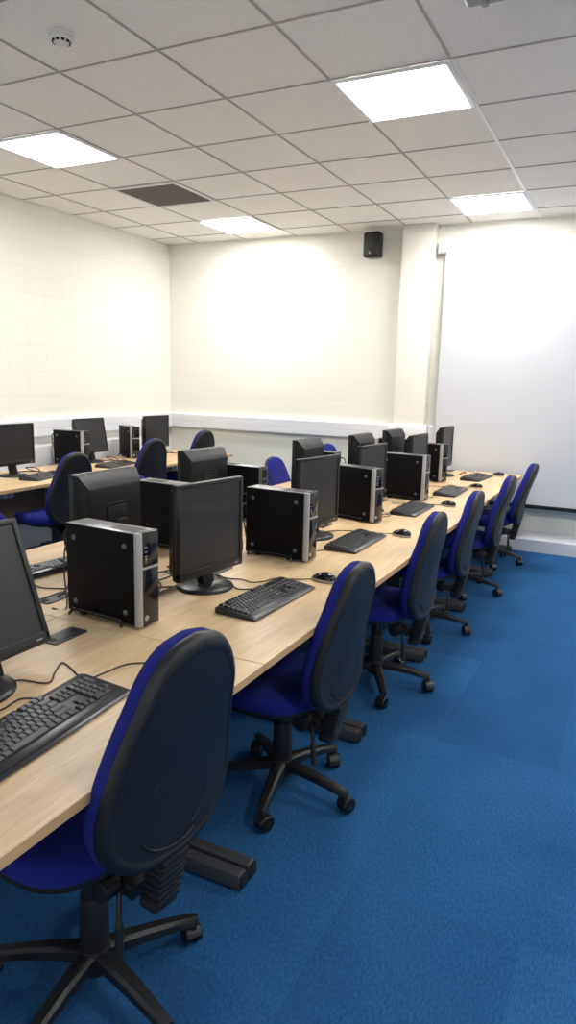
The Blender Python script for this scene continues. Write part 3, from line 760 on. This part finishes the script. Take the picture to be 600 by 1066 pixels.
for c in [(-.70, -.78, 180, 20, .01, 'office chair peeking over the nearest monitor at the left edge'),
          (-.84, .43, 180, 40, .02, 'blue chair back between the nearest monitor back and tower'),
          (-.73, 2.00, 175, 10, .0, 'blue rounded chair back beside the tall monitor back'),
          (-.86, 3.40, 175, 50, .0, 'blue chair top just visible before the far wall')]: chair(*c[:5], c[5], gc2)
gc3 = 'office chairs at the left wall desks'
for c in [(-2.27, .93, -12, 30, .06, 'office chair at the left wall, nearest, before the wall tower'),
          (-2.50, 2.15, -12, 60, .07, 'office chair at the left wall, middle of the three'),
          (-2.66, 3.20, -12, 20, .08, 'office chair in the far left corner, only its top showing')]: chair(*c[:5], c[5], gc3)

# ------------------------------------------------------------------ cables on the desks
def cable(pts, label, group, r=.0022, m='cable'):
    o = link('cable', MB().tube([(x, y, DT+z) for x, y, z in pts], r, M[m]).mesh('cable'))
    return tag(o, label, 'cable', group)
gca = 'thin cables lying on the desks'
c0 = .003
cable([(.135, -1.675, c0), (.147, -1.631, c0), (.225, -1.607, c0), (.191, -1.549, c0), (.160, -1.492, c0), (.197, -1.501, c0), (.252, -1.529, c0), (.30, -1.56, .014)], 'thin black cable curling above the nearest keyboard', gca)
cable([(.29, -1.56, .014), (.300, -1.530, c0), (.310, -1.481, c0), (.321, -1.415, c0), (.359, -1.377, c0), (.41, -1.36, c0), (.46, -1.37, c0)], 'black cable running right from the nearest keyboard', gca)
cable([(.225, -1.80, c0), (.240, -1.768, c0), (.234, -1.712, c0), (.263, -1.690, c0), (.31, -1.69, .012)], 'short black cable between nearest monitor base and keyboard', gca)
cable([(-.056, -.595, c0), (-.022, -.541, c0), (.056, -.500, c0), (.161, -.575, c0), (.227, -.627, c0), (.27, -.60, c0), (.32, -.60, .014)], 'black cable looping round the second monitor base', gca)
cable([(-.02, -.50, c0), (.120, -.520, c0), (.173, -.505, c0), (.226, -.520, c0), (.265, -.48, c0), (.285, -.421, c0), (.367, -.386, c0), (.425, -.355, .006)], 'mouse cable running behind the second keyboard', gca)
cable([(.02, .30, c0), (.10, .52, c0), (.17, .60, c0), (.26, .62, c0), (.33, .63, c0), (.43, .665, .006)], 'mouse cable behind the third keyboard', gca)
cable([(.19, .04, c0), (.24, .10, c0), (.27, .15, .008)], 'short cable entering the third keyboard from the tower', gca)
cable([(.10, 1.05, c0), (.14, 1.14, c0), (.22, 1.20, c0), (.25, 1.15, c0), (.20, 1.08, c0), (.22, 1.20, .01), (.24, 1.30, .01)], 'tangled grey cable beside the third front row tower', gca, .0026, 'cablegrey')
cable([(.12, 1.60, c0), (.22, 1.66, c0), (.32, 1.69, c0), (.42, 1.72, .006)], 'mouse cable behind the fourth keyboard', gca)
cable([(.12, 2.02, c0), (.20, 2.06, c0), (.28, 2.02, c0), (.27, 2.12, c0), (.30, 2.18, .01)], 'cable crossing the desk behind the fourth front row tower', gca, .0022)
cable([(.10, 2.55, c0), (.22, 2.60, c0), (.32, 2.64, c0), (.41, 2.68, .006)], 'mouse cable behind the fifth keyboard', gca)
cable([(.13, 3.25, c0), (.19, 3.38, .02), (.22, 3.50, .035), (.28, 3.52, .02), (.33, 3.50, .012)], 'black cable arching behind the farthest keyboard', gca)
o = link('cable_plug', MB().tube([(.17, 3.40, DT+.010), (.19, 3.45, DT+.025), (.20, 3.50, DT+.012)], .008, M['orange'], n=10).mesh('cable_plug')); tag(o, 'small orange brown plug beside the farthest monitor base', 'plug')
for k, (a, b, c, d) in enumerate([(-.05, -.95, -.10, -.62), (-.02, -.98, -.02, -.60), (-.08, -.93, .02, -.72), (.0, -.99, .0, -.70), (-.12, -.90, -.14, -.55), (.03, -1.0, -.04, -.76)]):
    mx_, my_ = (a+c)/2+.03*(k % 2*2-1), (b+d)/2
    cable([(a-.02, b-.06, c0+.002*k), (a, b, c0), (mx_, my_, c0+.003+.002*k), (c, d, c0+.002*k), (c-.06, d+.05, c0)],
          'thick cable in the tangle between the nearest tower and second monitor', 'cable tangle right of the nearest tower', .0035, 'cable' if k % 3 else 'cablegrey')
for k, P in enumerate([[(-.28, -1.06, .005), (-.27, -1.02, .03), (-.29, -.98, .07), (-.31, -.92, .06), (-.27, -.88, .02)],
                       [(-.26, -1.04, .005), (-.23, -.99, .02), (-.22, -.95, .004), (-.20, -.90, .004)],
                       [(-.50, -.98, .008), (-.42, -1.0, .004), (-.34, -.97, .004), (-.27, -.93, .004), (-.20, -.92, .004)],
                       [(-.38, -.84, .05), (-.42, -.90, .09), (-.45, -.86, .075), (-.42, -.80, .04), (-.33, -.82, .03)]]):
    cable(P, ['grey cable rising from the cable port left of the nearest tower', 'grey cable lying beside that raised port cable', 'cable trailing from the middle row keyboard', 'looped black cable on the middle row keyboard'][k], 'cables left of the nearest tower', .0038 if k != 2 else .0028, 'cablegrey' if k < 2 else 'cable')
for k, (yb, lab_) in enumerate([(1.35, 'cable coil behind the leftmost wall monitor'), (2.35, 'cable coil between the wall monitor and second wall tower'), (3.25, 'cable coil beside the corner monitor')]):
    cable([(-3.00, yb-.12, c0), (-2.93, yb-.05, .01), (-2.90, yb+.05, c0), (-2.97, yb+.08, .02), (-3.0, yb, .03), (-2.92, yb, .01), (-2.80, yb+.03, c0)], lab_, 'cables on the wall desks', .004)
for k, (xx, yy) in enumerate([(-.12, -.28), (-.14, -.20), (-.11, .30)]):
    cable([(xx, yy-.1, .01), (xx+.02, yy-.03, .06), (xx-.02, yy+.02, .10), (xx+.01, yy+.06, .05), (xx, yy+.1, .006)], ['bundled cable between second monitor and second tower, nearer', 'bundled cable between second monitor and second tower, farther', 'cable hidden behind the second front row tower'][k], 'cable bundles behind the front row', .006, 'cablegrey' if k == 1 else 'cable')
